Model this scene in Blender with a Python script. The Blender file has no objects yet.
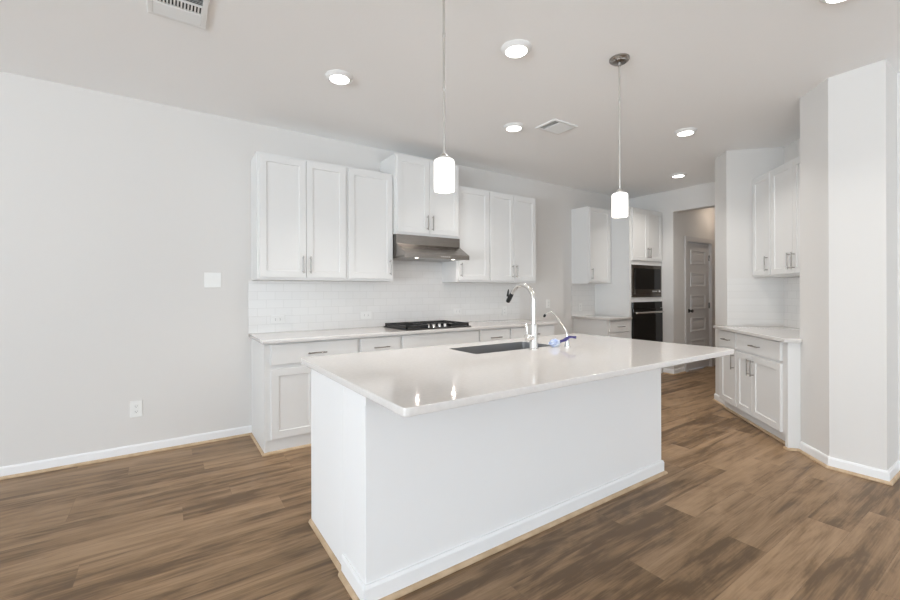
import bpy, bmesh, math, random
from mathutils import Vector, Matrix

random.seed(7)
S = bpy.context.scene
COL = S.collection

# ------------------------------------------------------------------ camera
F_PX, PY, YAW, CAM_H, ROLL = 418.569, 291.51, 0.5963, 1.2903, -0.0034
cam_d = bpy.data.cameras.new('camera')
cam = bpy.data.objects.new('camera', cam_d)
COL.objects.link(cam)
cam_d.sensor_width = 36.0
cam_d.lens = F_PX / 900.0 * 36.0
cam_d.shift_y = -(300.0 - PY) / 900.0
cam_d.clip_start = 0.05
cam.matrix_world = (Matrix.Translation((0, 0, CAM_H)) @ Matrix.Rotation(-YAW, 4, 'Z')
                    @ Matrix.Rotation(math.pi / 2, 4, 'X') @ Matrix.Rotation(ROLL, 4, 'Z'))
S.camera = cam

# ------------------------------------------------------------------ room numbers
W = 4.1621          # long wall (left in the picture) at y = W
WC = W - 0.0015    # things stand a hair off that wall
ZC = 2.8331         # ceiling
XC = 6.44           # far wall
REAR, WEST = -6.0, -6.5
HALL_Y = 3.388      # left side of the passage
SQ = 1 / math.sqrt(2)
NO = Vector((3.985, 0.9705, 0))          # corner where the slanted wall meets the column
NE, NN = Vector((SQ, SQ, 0)), Vector((-SQ, SQ, 0))


def nic(a, b, z=0.0):
    return NO + NE * a + NN * b + Vector((0, 0, z))


# ------------------------------------------------------------------ light and exposure
S.view_settings.view_transform = 'Standard'
S.view_settings.look = 'None'
S.view_settings.gamma = 1.0
S.view_settings.use_curve_mapping = False
S.view_settings.exposure = 0.20
world = bpy.data.worlds.new('world')
S.world = world
world.use_nodes = True
world.node_tree.nodes['Background'].inputs[0].default_value = (0.75, 0.87, 1.0, 1)
world.node_tree.nodes['Background'].inputs[1].default_value = 1.0


def area(name, loc, target, sx, sy, power, colr):
    l = bpy.data.lights.new(name, 'AREA')
    l.shape = 'RECTANGLE'
    l.size, l.size_y = sx, sy
    l.energy = DOWNLIGHT_W if power is None else power
    l.color = colr
    o = bpy.data.objects.new(name, l)
    COL.objects.link(o)
    o.location = loc
    d = Vector(target) - Vector(loc)
    o.rotation_euler = d.to_track_quat('-Z', 'Y').to_euler()
    return o


# daylight through the windows of the rear wall and of the side wall, behind the camera:
# sky light coming straight in, plus added fill lamps outside, tilted up to brighten the ceiling
DAY = (0.83, 0.922, 1.0)
REAR_SKY, REAR_UP, SIDE_SKY, SIDE_UP = 40, 14, 33, 640
DOWNLIGHT_W, PENDANT_W, SHADE_GLOW, LENS_GLOW = 5.6, 1.2, 0.8, 9
REAR_WINDOWS = [(-5.6, -3.2), (-2.2, 0.4), (1.2, 3.8)]
SIDE_WINDOWS = [(-5.2, -2.8), (-1.6, 1.0)]
for (wa, wb), share in zip(REAR_WINDOWS, (0.45, 0.85, 1.7)):     # shares chosen to even out cabinet brightness from left to right
    wx = (wa + wb) / 2
    area('daylight_rear', (wx, REAR - 0.05, 1.5), (wx, 2, 1.4), wb - wa, 2.1, REAR_SKY * share, DAY)
    area('ceiling_fill_rear', (wx, REAR - 0.9, 0.45), (wx, REAR + 1.3, 2.3), wb - wa + 0.4, 1.6, REAR_UP, DAY)
for wa, wb in SIDE_WINDOWS:
    wy = (wa + wb) / 2
    area('daylight_side', (WEST - 0.05, wy, 1.5), (2, wy, 1.4), wb - wa, 2.2, SIDE_SKY, DAY)
    area('ceiling_fill_side', (WEST - 0.9, wy, 0.45), (WEST + 1.3, wy, 2.2), wb - wa + 0.4, 1.6, SIDE_UP, DAY)

S.cycles.use_denoising = True
S.cycles.max_bounces = 12
S.cycles.diffuse_bounces = 8
S.cycles.sample_clamp_indirect = 4.0


# ------------------------------------------------------------------ materials
def mat(name, colr, rough=0.5, metal=0.0, spec=0.5, emit=None, strength=0.0, coat=0.0):
    m = bpy.data.materials.new(name)
    m.use_nodes = True
    b = m.node_tree.nodes['Principled BSDF']
    b.inputs['Base Color'].default_value = (*colr, 1)
    b.inputs['Roughness'].default_value = rough
    b.inputs['Metallic'].default_value = metal
    b.inputs['Specular IOR Level'].default_value = spec
    b.inputs['Coat Weight'].default_value = coat
    if emit:
        b.inputs['Emission Color'].default_value = (*emit, 1)
        b.inputs['Emission Strength'].default_value = strength
    return m


def nodes(m):
    nt = m.node_tree
    return nt, nt.nodes['Principled BSDF'], nt.nodes.new, nt.links.new


def bumped(m, scale, strength, dist=0.002, detail=4):
    nt, b, N, L = nodes(m)
    tc, nz, bp = N('ShaderNodeTexCoord'), N('ShaderNodeTexNoise'), N('ShaderNodeBump')
    nz.inputs['Scale'].default_value = scale
    nz.inputs['Detail'].default_value = detail
    bp.inputs['Strength'].default_value = strength
    bp.inputs['Distance'].default_value = dist
    L(tc.outputs['Object'], nz.inputs['Vector'])
    L(nz.outputs['Fac'], bp.inputs['Height'])
    L(bp.outputs['Normal'], b.inputs['Normal'])
    return m


def mottled(m, c1, c2, scale):
    nt, b, N, L = nodes(m)
    tc, nz, rp = N('ShaderNodeTexCoord'), N('ShaderNodeTexNoise'), N('ShaderNodeValToRGB')
    nz.inputs['Scale'].default_value = scale
    nz.inputs['Detail'].default_value = 6
    rp.color_ramp.elements[0].position, rp.color_ramp.elements[1].position = 0.35, 0.65
    rp.color_ramp.elements[0].color, rp.color_ramp.elements[1].color = (*c1, 1), (*c2, 1)
    L(tc.outputs['Object'], nz.inputs['Vector'])
    L(nz.outputs['Fac'], rp.inputs['Fac'])
    L(rp.outputs['Color'], b.inputs['Base Color'])
    return m


M = {}
M['wall'] = bumped(mat('wall_paint', (0.698, 0.681, 0.66), 0.7, spec=0.3), 160, 0.12)
M['ceil'] = bumped(mat('ceiling_paint', (0.91, 0.912, 0.912), 0.85, spec=0.2), 60, 0.25)
M['trim'] = mat('trim_paint', (0.84, 0.845, 0.85), 0.4)
M['cab'] = bumped(mat('cabinet_paint', (0.735, 0.732, 0.722), 0.5, spec=0.35), 90, 0.04)
M['inside'] = mat('cabinet_shadow_gap', (0.55, 0.54, 0.52), 0.6)
M['panel'] = bumped(mat('island_wall_paint', (0.82, 0.82, 0.82), 0.55, spec=0.3), 160, 0.1)
M['quartz'] = mottled(mat('quartz', (0.8, 0.78, 0.76), 0.07, spec=0.5), (0.655, 0.632, 0.612), (0.685, 0.662, 0.642), 60)
M['shoe'] = mottled(mat('raw_oak', (0.5, 0.36, 0.22), 0.55), (0.46, 0.33, 0.205), (0.56, 0.415, 0.275), 14)
M['nickel'] = mat('brushed_nickel', (0.34, 0.32, 0.30), 0.26, 1.0)
M['satin'] = mat('satin_nickel', (0.66, 0.645, 0.62), 0.3, 1.0)
M['chrome'] = mat('polished_nickel', (0.80, 0.79, 0.77), 0.14, 1.0)
M['black'] = mat('black_iron', (0.012, 0.012, 0.012), 0.45)
M['blackglass'] = mat('black_glass', (0.004, 0.004, 0.004), 0.06, spec=0.35)
M['blackplastic'] = mat('black_plastic', (0.01, 0.01, 0.01), 0.4)
M['white_plastic'] = mat('white_plastic', (0.83, 0.83, 0.81), 0.35)
M['plate'] = mat('tile_outlet_plastic', (0.765, 0.76, 0.745), 0.35)
M['slot'] = mat('dark_slot', (0.02, 0.02, 0.02), 0.7)
M['vent'] = mat('white_enamel', (0.80, 0.80, 0.79), 0.45)
M['bulb'] = mat('frosted_glass_lit', (0.95, 0.94, 0.92), 0.3, emit=(1, 0.96, 0.9), strength=SHADE_GLOW)
M['lens'] = mat('light_lens_lit', (0.95, 0.94, 0.92), 0.3, emit=(1, 0.97, 0.92), strength=LENS_GLOW)
M['hoodlens'] = mat('hood_lens_lit', (0.95, 0.94, 0.92), 0.3, emit=(1, 0.93, 0.84), strength=5)
M['door_shaded'] = mat('shaded_door_paint', (0.60, 0.585, 0.58), 0.4)  # white door and casing, greyed: passage shade is put into the colour
M['plastic_wrap'] = mottled(mat('crumpled_wrap', (0.6, 0.7, 0.85), 0.25), (0.42, 0.50, 0.74), (0.82, 0.86, 0.90), 30)
M['purple'] = mat('purple_film', (0.045, 0.035, 0.16), 0.35)
M['display'] = mat('silver_print', (0.75, 0.75, 0.75), 0.4)

# brushed steel
def steel(name, c, rough):
    m = mat(name, c, rough, 1.0)
    nt, b, N, L = nodes(m)
    tc, mp, nz, mr = N('ShaderNodeTexCoord'), N('ShaderNodeMapping'), N('ShaderNodeTexNoise'), N('ShaderNodeMapRange')
    mp.inputs['Scale'].default_value = (3, 250, 250)
    nz.inputs['Scale'].default_value = 2
    mr.inputs['To Min'].default_value = rough - 0.06
    mr.inputs['To Max'].default_value = rough + 0.08
    L(tc.outputs['Object'], mp.inputs['Vector'])
    L(mp.outputs['Vector'], nz.inputs['Vector'])
    L(nz.outputs['Fac'], mr.inputs['Value'])
    L(mr.outputs['Result'], b.inputs['Roughness'])
    return m


M['steel'] = steel('brushed_steel', (0.31, 0.285, 0.262), 0.25)
M['darksteel'] = steel('black_stainless', (0.15, 0.135, 0.12), 0.25)
M['sinksteel'] = steel('sink_steel', (0.46, 0.46, 0.465), 0.36)


# subway tile: rows in x, z of the object's own frame
def tile_mat():
    m = mat('white_subway_tile', (0.8, 0.79, 0.78), 0.24)
    nt, b, N, L = nodes(m)
    tc, sp, cb, br, bp, mx = (N('ShaderNodeTexCoord'), N('ShaderNodeSeparateXYZ'), N('ShaderNodeCombineXYZ'),
                              N('ShaderNodeTexBrick'), N('ShaderNodeBump'), N('ShaderNodeMapRange'))
    L(tc.outputs['Object'], sp.inputs[0])
    L(sp.outputs['X'], cb.inputs['X'])
    L(sp.outputs['Z'], cb.inputs['Y'])
    L(cb.outputs[0], br.inputs['Vector'])
    br.inputs['Scale'].default_value = 1.0
    br.inputs['Brick Width'].default_value = 0.152
    br.inputs['Row Height'].default_value = 0.0762
    br.inputs['Mortar Size'].default_value = 0.0016
    br.inputs['Mortar Smooth'].default_value = 0.3
    br.inputs['Color1'].default_value = (0.765, 0.755, 0.74, 1)
    br.inputs['Color2'].default_value = (0.745, 0.735, 0.72, 1)
    br.inputs['Mortar'].default_value = (0.65, 0.64, 0.62, 1)
    L(br.outputs['Color'], b.inputs['Base Color'])
    mx.inputs['To Min'].default_value, mx.inputs['To Max'].default_value = 1.0, 0.0
    L(br.outputs['Fac'], mx.inputs['Value'])
    bp.inputs['Strength'].default_value = 0.35
    bp.inputs['Distance'].default_value = 0.0015
    L(mx.outputs['Result'], bp.inputs['Height'])
    L(bp.outputs['Normal'], b.inputs['Normal'])
    return m


M['tile'] = tile_mat()


# vinyl plank floor: planks run along x, each with its own tone and grain
def floor_mat():
    m = mat('oak_vinyl_plank', (0.3, 0.2, 0.12), 0.42, spec=0.35)
    nt, b, N, L = nodes(m)
    PW, PL = 0.18, 1.24

    def math_(op, a, bb=None):
        n = N('ShaderNodeMath')
        n.operation = op
        for i, v in enumerate((a, bb)):
            if v is None:
                continue
            if isinstance(v, (int, float)):
                n.inputs[i].default_value = v
            else:
                L(v, n.inputs[i])
        return n.outputs[0]

    tc, sp = N('ShaderNodeTexCoord'), N('ShaderNodeSeparateXYZ')
    L(tc.outputs['Object'], sp.inputs[0])
    x, y = sp.outputs['X'], sp.outputs['Y']
    yr = math_('DIVIDE', math_('ADD', y, 20.05), PW)
    row = math_('FLOOR', yr)
    wn = N('ShaderNodeTexWhiteNoise')
    wn.noise_dimensions = '1D'
    L(row, wn.inputs['W'])
    xs = math_('ADD', math_('DIVIDE', math_('ADD', x, 20.0), PL), wn.outputs['Value'])
    colm = math_('FLOOR', xs)
    cid = N('ShaderNodeCombineXYZ')
    L(row, cid.inputs['X'])
    L(colm, cid.inputs['Y'])
    wn2 = N('ShaderNodeTexWhiteNoise')
    wn2.noise_dimensions = '2D'
    L(cid.outputs[0], wn2.inputs['Vector'])
    pid = wn2.outputs['Value']
    # grain coordinates: long in x, shifted per plank
    gv = N('ShaderNodeCombineXYZ')
    L(math_('ADD', math_('MULTIPLY', x, 0.85), math_('MULTIPLY', pid, 37.0)), gv.inputs['X'])
    L(math_('ADD', math_('MULTIPLY', y, 11.0), math_('MULTIPLY', pid, 91.0)), gv.inputs['Y'])
    big = N('ShaderNodeTexNoise')
    big.inputs['Scale'].default_value = 1.15
    big.inputs['Detail'].default_value = 5
    big.inputs['Roughness'].default_value = 0.55
    big.inputs['Distortion'].default_value = 0.9
    L(gv.outputs[0], big.inputs['Vector'])
    gv2 = N('ShaderNodeCombineXYZ')
    L(math_('ADD', math_('MULTIPLY', x, 2.2), math_('MULTIPLY', pid, 53.0)), gv2.inputs['X'])
    L(math_('MULTIPLY', y, 70.0), gv2.inputs['Y'])
    fine = N('ShaderNodeTexNoise')
    fine.inputs['Scale'].default_value = 2.0
    fine.inputs['Detail'].default_value = 5
    L(gv2.outputs[0], fine.inputs['Vector'])
    gv3 = N('ShaderNodeCombineXYZ')
    L(math_('ADD', math_('MULTIPLY', x, 1.7), math_('MULTIPLY', pid, 71.0)), gv3.inputs['X'])
    L(math_('ADD', math_('MULTIPLY', y, 6.0), math_('MULTIPLY', pid, 19.0)), gv3.inputs['Y'])
    blot = N('ShaderNodeTexNoise')
    blot.inputs['Scale'].default_value = 1.3
    blot.inputs['Detail'].default_value = 6
    blot.inputs['Roughness'].default_value = 0.62
    blot.inputs['Distortion'].default_value = 1.6
    L(gv3.outputs[0], blot.inputs['Vector'])
    rp = N('ShaderNodeValToRGB')
    e = rp.color_ramp.elements
    e[0].position, e[0].color = 0.30, (0.118, 0.070, 0.034, 1)
    e[1].position, e[1].color = 0.66, (0.350, 0.231, 0.134, 1)
    k = e.new(0.42)
    k.color = (0.222, 0.138, 0.072, 1)
    k = e.new(0.52)
    k.color = (0.282, 0.181, 0.101, 1)
    f = math_('ADD', math_('ADD', math_('MULTIPLY', big.outputs['Fac'], 0.80), math_('MULTIPLY', math_('SUBTRACT', blot.outputs['Fac'], 0.36), 0.48)), math_('MULTIPLY', math_('SUBTRACT', fine.outputs['Fac'], 0.5), 0.28))
    f = math_('ADD', f, math_('MULTIPLY', math_('SUBTRACT', pid, 0.54), 0.20))
    L(f, rp.inputs['Fac'])
    # joints
    fy = math_('FRACT', yr)
    fx = math_('FRACT', xs)
    ey = math_('MINIMUM', fy, math_('SUBTRACT', 1.0, fy))
    ex = math_('MINIMUM', fx, math_('SUBTRACT', 1.0, fx))
    jy = math_('LESS_THAN', ey, 0.007)
    jx = math_('LESS_THAN', ex, 0.0011)
    joint = math_('MAXIMUM', jy, jx)
    mx = N('ShaderNodeMix')
    mx.data_type = 'RGBA'
    L(math_('MULTIPLY', joint, 0.28), mx.inputs['Factor'])
    L(rp.outputs['Color'], mx.inputs[6])
    mx.inputs[7].default_value = (0.085, 0.05, 0.028, 1)
    L(mx.outputs[2], b.inputs['Base Color'])
    bp = N('ShaderNodeBump')
    bp.inputs['Strength'].default_value = 0.25
    bp.inputs['Distance'].default_value = 0.0012
    L(math_('SUBTRACT', math_('MULTIPLY', fine.outputs['Fac'], 0.35), joint), bp.inputs['Height'])
    L(bp.outputs['Normal'], b.inputs['Normal'])
    return m


M['floor'] = floor_mat()


# ------------------------------------------------------------------ mesh helpers
def box(bm, x0, x1, y0, y1, z0, z1):
    if x0 > x1: x0, x1 = x1, x0
    if y0 > y1: y0, y1 = y1, y0
    if z0 > z1: z0, z1 = z1, z0
    v = [bm.verts.new(p) for p in ((x0, y0, z0), (x1, y0, z0), (x1, y1, z0), (x0, y1, z0),
                                   (x0, y0, z1), (x1, y0, z1), (x1, y1, z1), (x0, y1, z1))]
    for f in ((0, 3, 2, 1), (4, 5, 6, 7), (0, 1, 5, 4), (1, 2, 6, 5), (2, 3, 7, 6), (3, 0, 4, 7)):
        bm.faces.new([v[i] for i in f])


def prism(bm, poly, z0, z1):
    """a plan polygon (counter-clockwise) raised from z0 to z1"""
    lo = [bm.verts.new((p[0], p[1], z0)) for p in poly]
    hi = [bm.verts.new((p[0], p[1], z1)) for p in poly]
    n = len(poly)
    bm.faces.new(lo[::-1])
    bm.faces.new(hi)
    for i in range(n):
        j = (i + 1) % n
        bm.faces.new((lo[i], lo[j], hi[j], hi[i]))


def extrude_x(bm, prof, x0, x1):
    """a (y, z) profile drawn out along x"""
    a = [bm.verts.new((x0, p[0], p[1])) for p in prof]
    b = [bm.verts.new((x1, p[0], p[1])) for p in prof]
    n = len(prof)
    bm.faces.new(a)
    bm.faces.new(b[::-1])
    for i in range(n):
        j = (i + 1) % n
        bm.faces.new((a[j], a[i], b[i], b[j]))


def sweep(bm, path, prof, side=1):
    """profile (out, z) along a plan path, mitred; out goes to the left of the path if side = 1"""
    pts = [Vector((p[0], p[1])) for p in path]
    rings = []
    for i, p in enumerate(pts):
        ns = []
        if i > 0:
            d = (p - pts[i - 1]).normalized()
            ns.append(Vector((-d.y, d.x)) * side)
        if i < len(pts) - 1:
            d = (pts[i + 1] - p).normalized()
            ns.append(Vector((-d.y, d.x)) * side)
        if len(ns) == 2:
            m_ = (ns[0] + ns[1])
            m_ = m_ / (m_.length_squared / 2) if m_.length_squared > 1e-9 else ns[0]
        else:
            m_ = ns[0]
        rings.append([bm.verts.new((p.x + m_.x * o, p.y + m_.y * o, z)) for o, z in prof])
    n = len(prof)
    for r0, r1 in zip(rings, rings[1:]):
        for i in range(n):
            j = (i + 1) % n
            bm.faces.new((r0[i], r0[j], r1[j], r1[i]))
    bm.faces.new(rings[0])
    bm.faces.new(rings[-1][::-1])


def lathe(bm, prof, cx=0, cy=0, seg=40, cap=True):
    """(r, z) profile turned about a vertical axis"""
    rings = []
    for r, z in prof:
        if r < 1e-6:
            rings.append([bm.verts.new((cx, cy, z))])
        else:
            rings.append([bm.verts.new((cx + r * math.cos(2 * math.pi * i / seg), cy + r * math.sin(2 * math.pi * i / seg), z))
                          for i in range(seg)])
    for a, b in zip(rings, rings[1:]):
        for i in range(seg):
            j = (i + 1) % seg
            if len(a) == 1 and len(b) == 1:
                continue
            if len(a) == 1:
                bm.faces.new((a[0], b[i], b[j]))
            elif len(b) == 1:
                bm.faces.new((a[i], a[j], b[0]))
            else:
                bm.faces.new((a[i], a[j], b[j], b[i]))
    if cap:
        for r in (rings[0], rings[-1]):
            if len(r) > 1:
                bm.faces.new(r)


def tube(bm, pts, rad, seg=14):
    """a round tube through points; rad a number or one per point"""
    pts = [Vector(p) for p in pts]
    rs = rad if isinstance(rad, (list, tuple)) else [rad] * len(pts)
    t0 = (pts[1] - pts[0]).normalized()
    up = Vector((0, 0, 1)) if abs(t0.z) < 0.9 else Vector((1, 0, 0))
    u = t0.cross(up).normalized()
    rings = []
    for i, p in enumerate(pts):
        t = (pts[min(i + 1, len(pts) - 1)] - pts[max(i - 1, 0)]).normalized()
        u = (u - t * u.dot(t)).normalized()
        v = t.cross(u)
        rings.append([bm.verts.new(p + (u * math.cos(2 * math.pi * k / seg) + v * math.sin(2 * math.pi * k / seg)) * rs[i])
                      for k in range(seg)])
    for a, b in zip(rings, rings[1:]):
        for k in range(seg):
            j = (k + 1) % seg
            bm.faces.new((a[k], a[j], b[j], b[k]))
    bm.faces.new(rings[0][::-1])
    bm.faces.new(rings[-1])


def obj(name, bm, m, parent=None, bevel=0.0, smooth=False, seg=2, angle=40):
    bmesh.ops.recalc_face_normals(bm, faces=bm.faces)
    me = bpy.data.meshes.new(name)
    bm.to_mesh(me)
    bm.free()
    me.materials.append(m)
    o = bpy.data.objects.new(name, me)
    COL.objects.link(o)
    if parent is not None:
        o.parent = parent
    if smooth:
        for p in me.polygons:
            p.use_smooth = True
        try:
            me.set_sharp_from_angle(angle=math.radians(angle))
        except Exception:
            pass
    if bevel:
        b = o.modifiers.new('bevel', 'BEVEL')
        b.width = bevel
        b.segments = seg
        b.limit_method = 'ANGLE'
        b.angle_limit = math.radians(40)
    return o


def B():
    return bmesh.new()


def boxo(name, ext, m, parent=None, bevel=0.0):
    bm = B()
    box(bm, *ext)
    return obj(name, bm, m, parent, bevel)


def tag(o, label, cat, group=None):
    o['label'] = label
    o['category'] = cat
    if group:
        o['group'] = group
    return o


def thing(name, label, cat, loc=(0, 0, 0), rz=0.0, group=None):
    o = bpy.data.objects.new(name, None)
    o.empty_display_size = 0.05
    COL.objects.link(o)
    o.location = loc
    o.rotation_euler = (0, 0, rz)
    return tag(o, label, cat, group)


def struct(o):
    o['kind'] = 'structure'
    return o


BB = [(0, 0), (0.013, 0), (0.013, 0.070), (0.008, 0.082), (0, 0.082)]
SHOE = [(0, 0), (0.016, 0), (0.016, 0.008), (0.012, 0.015), (0.006, 0.019), (0, 0.019)]
SHOE_BB = [(o + 0.013, z) for o, z in SHOE]

# ------------------------------------------------------------------ room shell
struct(boxo('floor', (WEST - 0.1, 9.2, REAR - 0.1, W + 0.1, -0.06, 0.0), M['floor']))
struct(boxo('ceiling', (WEST - 0.1, 9.2, REAR - 0.1, W + 0.1, ZC, ZC + 0.08), M['ceil']))
struct(boxo('wall_left', (WEST - 0.1, XC + 0.14, W, W + 0.12, 0, ZC), M['wall']))

# far wall with the opening into the passage
bm = B()
box(bm, XC, XC + 0.14, HALL_Y, W, 0, ZC)
box(bm, XC, XC + 0.14, 2.318, HALL_Y, 2.502, ZC)
struct(obj('wall_back', bm, M['wall']))

# right-hand block: column, slanted wall and its niche
A_R, A_L, A_END, ND = 0.327, 1.606, 1.903, 0.56
pE = nic(A_END, 0)
poly = [nic(0, 0), nic(A_R, 0), nic(A_R, -ND), nic(A_L, -ND), nic(A_L, 0), pE, (9.0, pE.y), (9.0, REAR),
        (4.305, REAR), (4.305, 0.676), (3.985, 0.676)]
bm = B()
prism(bm, [(p[0], p[1]) for p in poly][::-1], 0, ZC)
struct(obj('wall_right', bm, M['wall']))

# passage: left wall with door hole, end wall
DX0, DX1, DZ = 6.895, 7.655, 2.07
bm = B()
hy = HALL_Y + 0.014
box(bm, XC + 0.14, DX0 - 0.02, hy, hy + 0.12, 0, ZC)
box(bm, DX1 + 0.02, 9.0, hy, hy + 0.12, 0, ZC)
box(bm, DX0 - 0.02, DX1 + 0.02, hy, hy + 0.12, DZ + 0.02, ZC)
struct(obj('wall_passage', bm, M['wall']))
struct(boxo('wall_passage_end', (9.0, 9.12, pE.y, hy + 0.12, 0, ZC), M['wall']))

# walls behind the camera, with the window openings
def window_wall(name, horiz, fixed, lo, hi, holes, z0, z1):
    bm = B()
    cur = lo
    for a, b in holes + [(hi, hi)]:
        seg = (cur, a)
        if a > cur:
            (box(bm, cur, a, fixed - 0.12, fixed, 0, ZC) if horiz else box(bm, fixed - 0.12, fixed, cur, a, 0, ZC))
        if b > a:
            for q0, q1 in ((0, z0), (z1, ZC)):
                (box(bm, a, b, fixed - 0.12, fixed, q0, q1) if horiz else box(bm, fixed - 0.12, fixed, a, b, q0, q1))
        cur = b
    return struct(obj(name, bm, M['wall']))


rear_holes = REAR_WINDOWS
side_holes = SIDE_WINDOWS
window_wall('wall_rear', True, REAR, WEST, 4.305, rear_holes, 0.45, 2.55)
window_wall('wall_side', False, WEST, REAR, W, side_holes, 0.4, 2.6)
n_win = 0
for (a, b) in rear_holes:
    n_win += 1
    bm = B()
    for x0, x1, z0, z1 in ((a, a + .05, .45, 2.55), (b - .05, b, .45, 2.55), (a, b, .45, .5), (a, b, 2.5, 2.55),
                           ((a + b) / 2 - .025, (a + b) / 2 + .025, .45, 2.55)):
        box(bm, x0, x1, REAR - 0.04, REAR + 0.01, z0, z1)
    struct(obj('window_%d' % n_win, bm, M['trim']))
for (a, b) in side_holes:
    n_win += 1
    bm = B()
    for y0, y1, z0, z1 in ((a, a + .05, .4, 2.6), (b - .05, b, .4, 2.6), (a, b, .4, .45), (a, b, 2.55, 2.6),
                           ((a + b) / 2 - .025, (a + b) / 2 + .025, .4, 2.6)):
        box(bm, WEST - 0.04, WEST + 0.01, y0, y1, z0, z1)
    struct(obj('window_%d' % n_win, bm, M['trim']))

# baseboards and raw-wood shoe mouldings
n_trim = 0


def skirting(name, path, side):
    global n_trim
    bm = B()
    sweep(bm, path, BB, side)
    struct(obj(name, bm, M['trim']))
    n_trim += 1
    bm = B()
    sweep(bm, path, SHOE_BB, side)
    struct(obj('trim_%d' % n_trim, bm, M['shoe']))


X0 = 0.643        # left end of the cabinet run
skirting('baseboard_left', [(WEST, W), (X0, W)], -1)
skirting('baseboard_fridge', [(3.967, W), (5.05, W)], -1)
skirting('baseboard_column', [tuple(nic(A_R - 0.012, 0)[:2]), tuple(nic(0, 0)[:2]), (3.985, 0.676), (4.305, 0.676), (4.305, REAR)], -1)
skirting('baseboard_strip', [(9.0, pE.y), tuple(pE[:2]), tuple(nic(A_L + 0.004, 0)[:2])], -1)
skirting('baseboard_back', [(XC, W - 0.62), (XC, HALL_Y), (XC + 0.14, HALL_Y), (XC + 0.14, hy), (DX0 - 0.107, hy)], -1)

# ------------------------------------------------------------------ passage door
door = boxo('door_1', (DX0, DX1, hy + 0.02, hy + 0.055, 0.016, DZ), M['door_shaded'], None, 0.002)
struct(door)
# five raised-and-recessed panels, each a part
ph, pitch, ptop = 0.235, 0.367, 1.955
for i in range(5):
    z1 = ptop - i * pitch
    z0 = z1 - ph
    bm = B()
    xa, xb = DX0 + 0.13, DX1 - 0.13
    yf = hy + 0.0205
    # a moulding ring standing proud around a sunk field that rises again in the middle
    ringo = [(xa, z0), (xb, z0), (xb, z1), (xa, z1)]

    def ins(k):
        return [(xa + k, z0 + k), (xb - k, z0 + k), (xb - k, z1 - k), (xa + k, z1 - k)]
    lv = [(0.0, 0.004), (0.006, -0.010), (0.020, -0.010), (0.028, 0.006), (0.050, 0.006), (0.070, -0.006)]
    prev = None
    for kk, dy in lv:
        ring = [bm.verts.new((px, yf + dy, pz)) for px, pz in ins(kk)]
        if prev:
            for q in range(4):
                bm.faces.new((prev[q], prev[(q + 1) % 4], ring[(q + 1) % 4], ring[q]))
        prev = ring
    bm.faces.new(prev)
    obj('door_panel', bm, M['door_shaded'], door)
bm = B()
prof = [(0.0, 0.030), (0.008, 0.030), (0.012, 0.012), (0.022, 0.010), (0.042, 0.013), (0.055, 0.022), (0.060, 0.026), (0.062, 0.020), (0.064, 0.0)]
rings = []
kx, kz = DX0 + 0.075, 0.965
for o_, r in [(0.0, 0.031), (0.009, 0.031), (0.012, 0.012), (0.034, 0.011), (0.044, 0.022), (0.056, 0.028), (0.066, 0.024), (0.070, 0.0)]:
    if r == 0:
        rings.append([bm.verts.new((kx, hy + 0.02 - o_, kz))])
    else:
        rings.append([bm.verts.new((kx + r * math.cos(t * math.pi / 12), hy + 0.02 - o_, kz + r * math.sin(t * math.pi / 12))) for t in range(24)])
for a, b in zip(rings, rings[1:]):
    for i in range(24):
        j = (i + 1) % 24
        bm.faces.new((a[i], a[j], b[j], b[i]) if len(b) > 1 else (a[i], a[j], b[0]))
bm.faces.new(rings[0])
obj('door_knob', bm, M['blackplastic'], door, smooth=True)
for hz in (0.22, 1.04, 1.84):
    bm = B()
    tube(bm, [(DX1 + 0.004, hy + 0.013, hz - 0.05), (DX1 + 0.004, hy + 0.013, hz + 0.05)], 0.007, 10)
    box(bm, DX1 - 0.02, DX1 + 0.004, hy + 0.016, hy + 0.0215, hz - 0.045, hz + 0.045)
    obj('hinge', bm, M['nickel'], door)
bm = B()
cw = 0.072
box(bm, DX0 - 0.015 - cw, DX0 - 0.015, hy - 0.016, hy, 0, DZ + 0.015 + cw)
box(bm, DX1 + 0.015, DX1 + 0.015 + cw, hy - 0.016, hy, 0, DZ + 0.015 + cw)
box(bm, DX0 - 0.015, DX1 + 0.015, hy - 0.016, hy, DZ + 0.015, DZ + 0.015 + cw)
box(bm, DX0 - 0.016, DX0 - 0.004, hy, hy + 0.11, 0, DZ + 0.012)
box(bm, DX1 + 0.006, DX1 + 0.016, hy, hy + 0.11, 0, DZ + 0.012)
box(bm, DX0 - 0.016, DX1 + 0.016, hy, hy + 0.11, DZ + 0.006, DZ + 0.016)
n_trim += 1
struct(obj('trim_%d' % n_trim, bm, M['door_shaded']))


# ------------------------------------------------------------------ cabinets
# own frame of a cabinet: x to the right as you face it, back at y = 0, front towards -y
def shaker(bm, x0, x1, yf, z0, z1, rail=0.057, t=0.02, sink=0.008):
    """a framed door: four rails around a sunk panel, as one closed surface"""
    def ring(k, y):
        return [bm.verts.new(p) for p in ((x0 + k, y, z0 + k), (x1 - k, y, z0 + k), (x1 - k, y, z1 - k), (x0 + k, y, z1 - k))]
    rs = [ring(0, yf + t), ring(0, yf + 0.0015), ring(0.0015, yf), ring(rail, yf), ring(rail + 0.004, yf + sink)]
    for a, b in zip(rs, rs[1:]):
        for i in range(4):
            j = (i + 1) % 4
            bm.faces.new((a[i], a[j], b[j], b[i]))
    bm.faces.new(rs[0][::-1])
    bm.faces.new(rs[-1])


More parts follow.
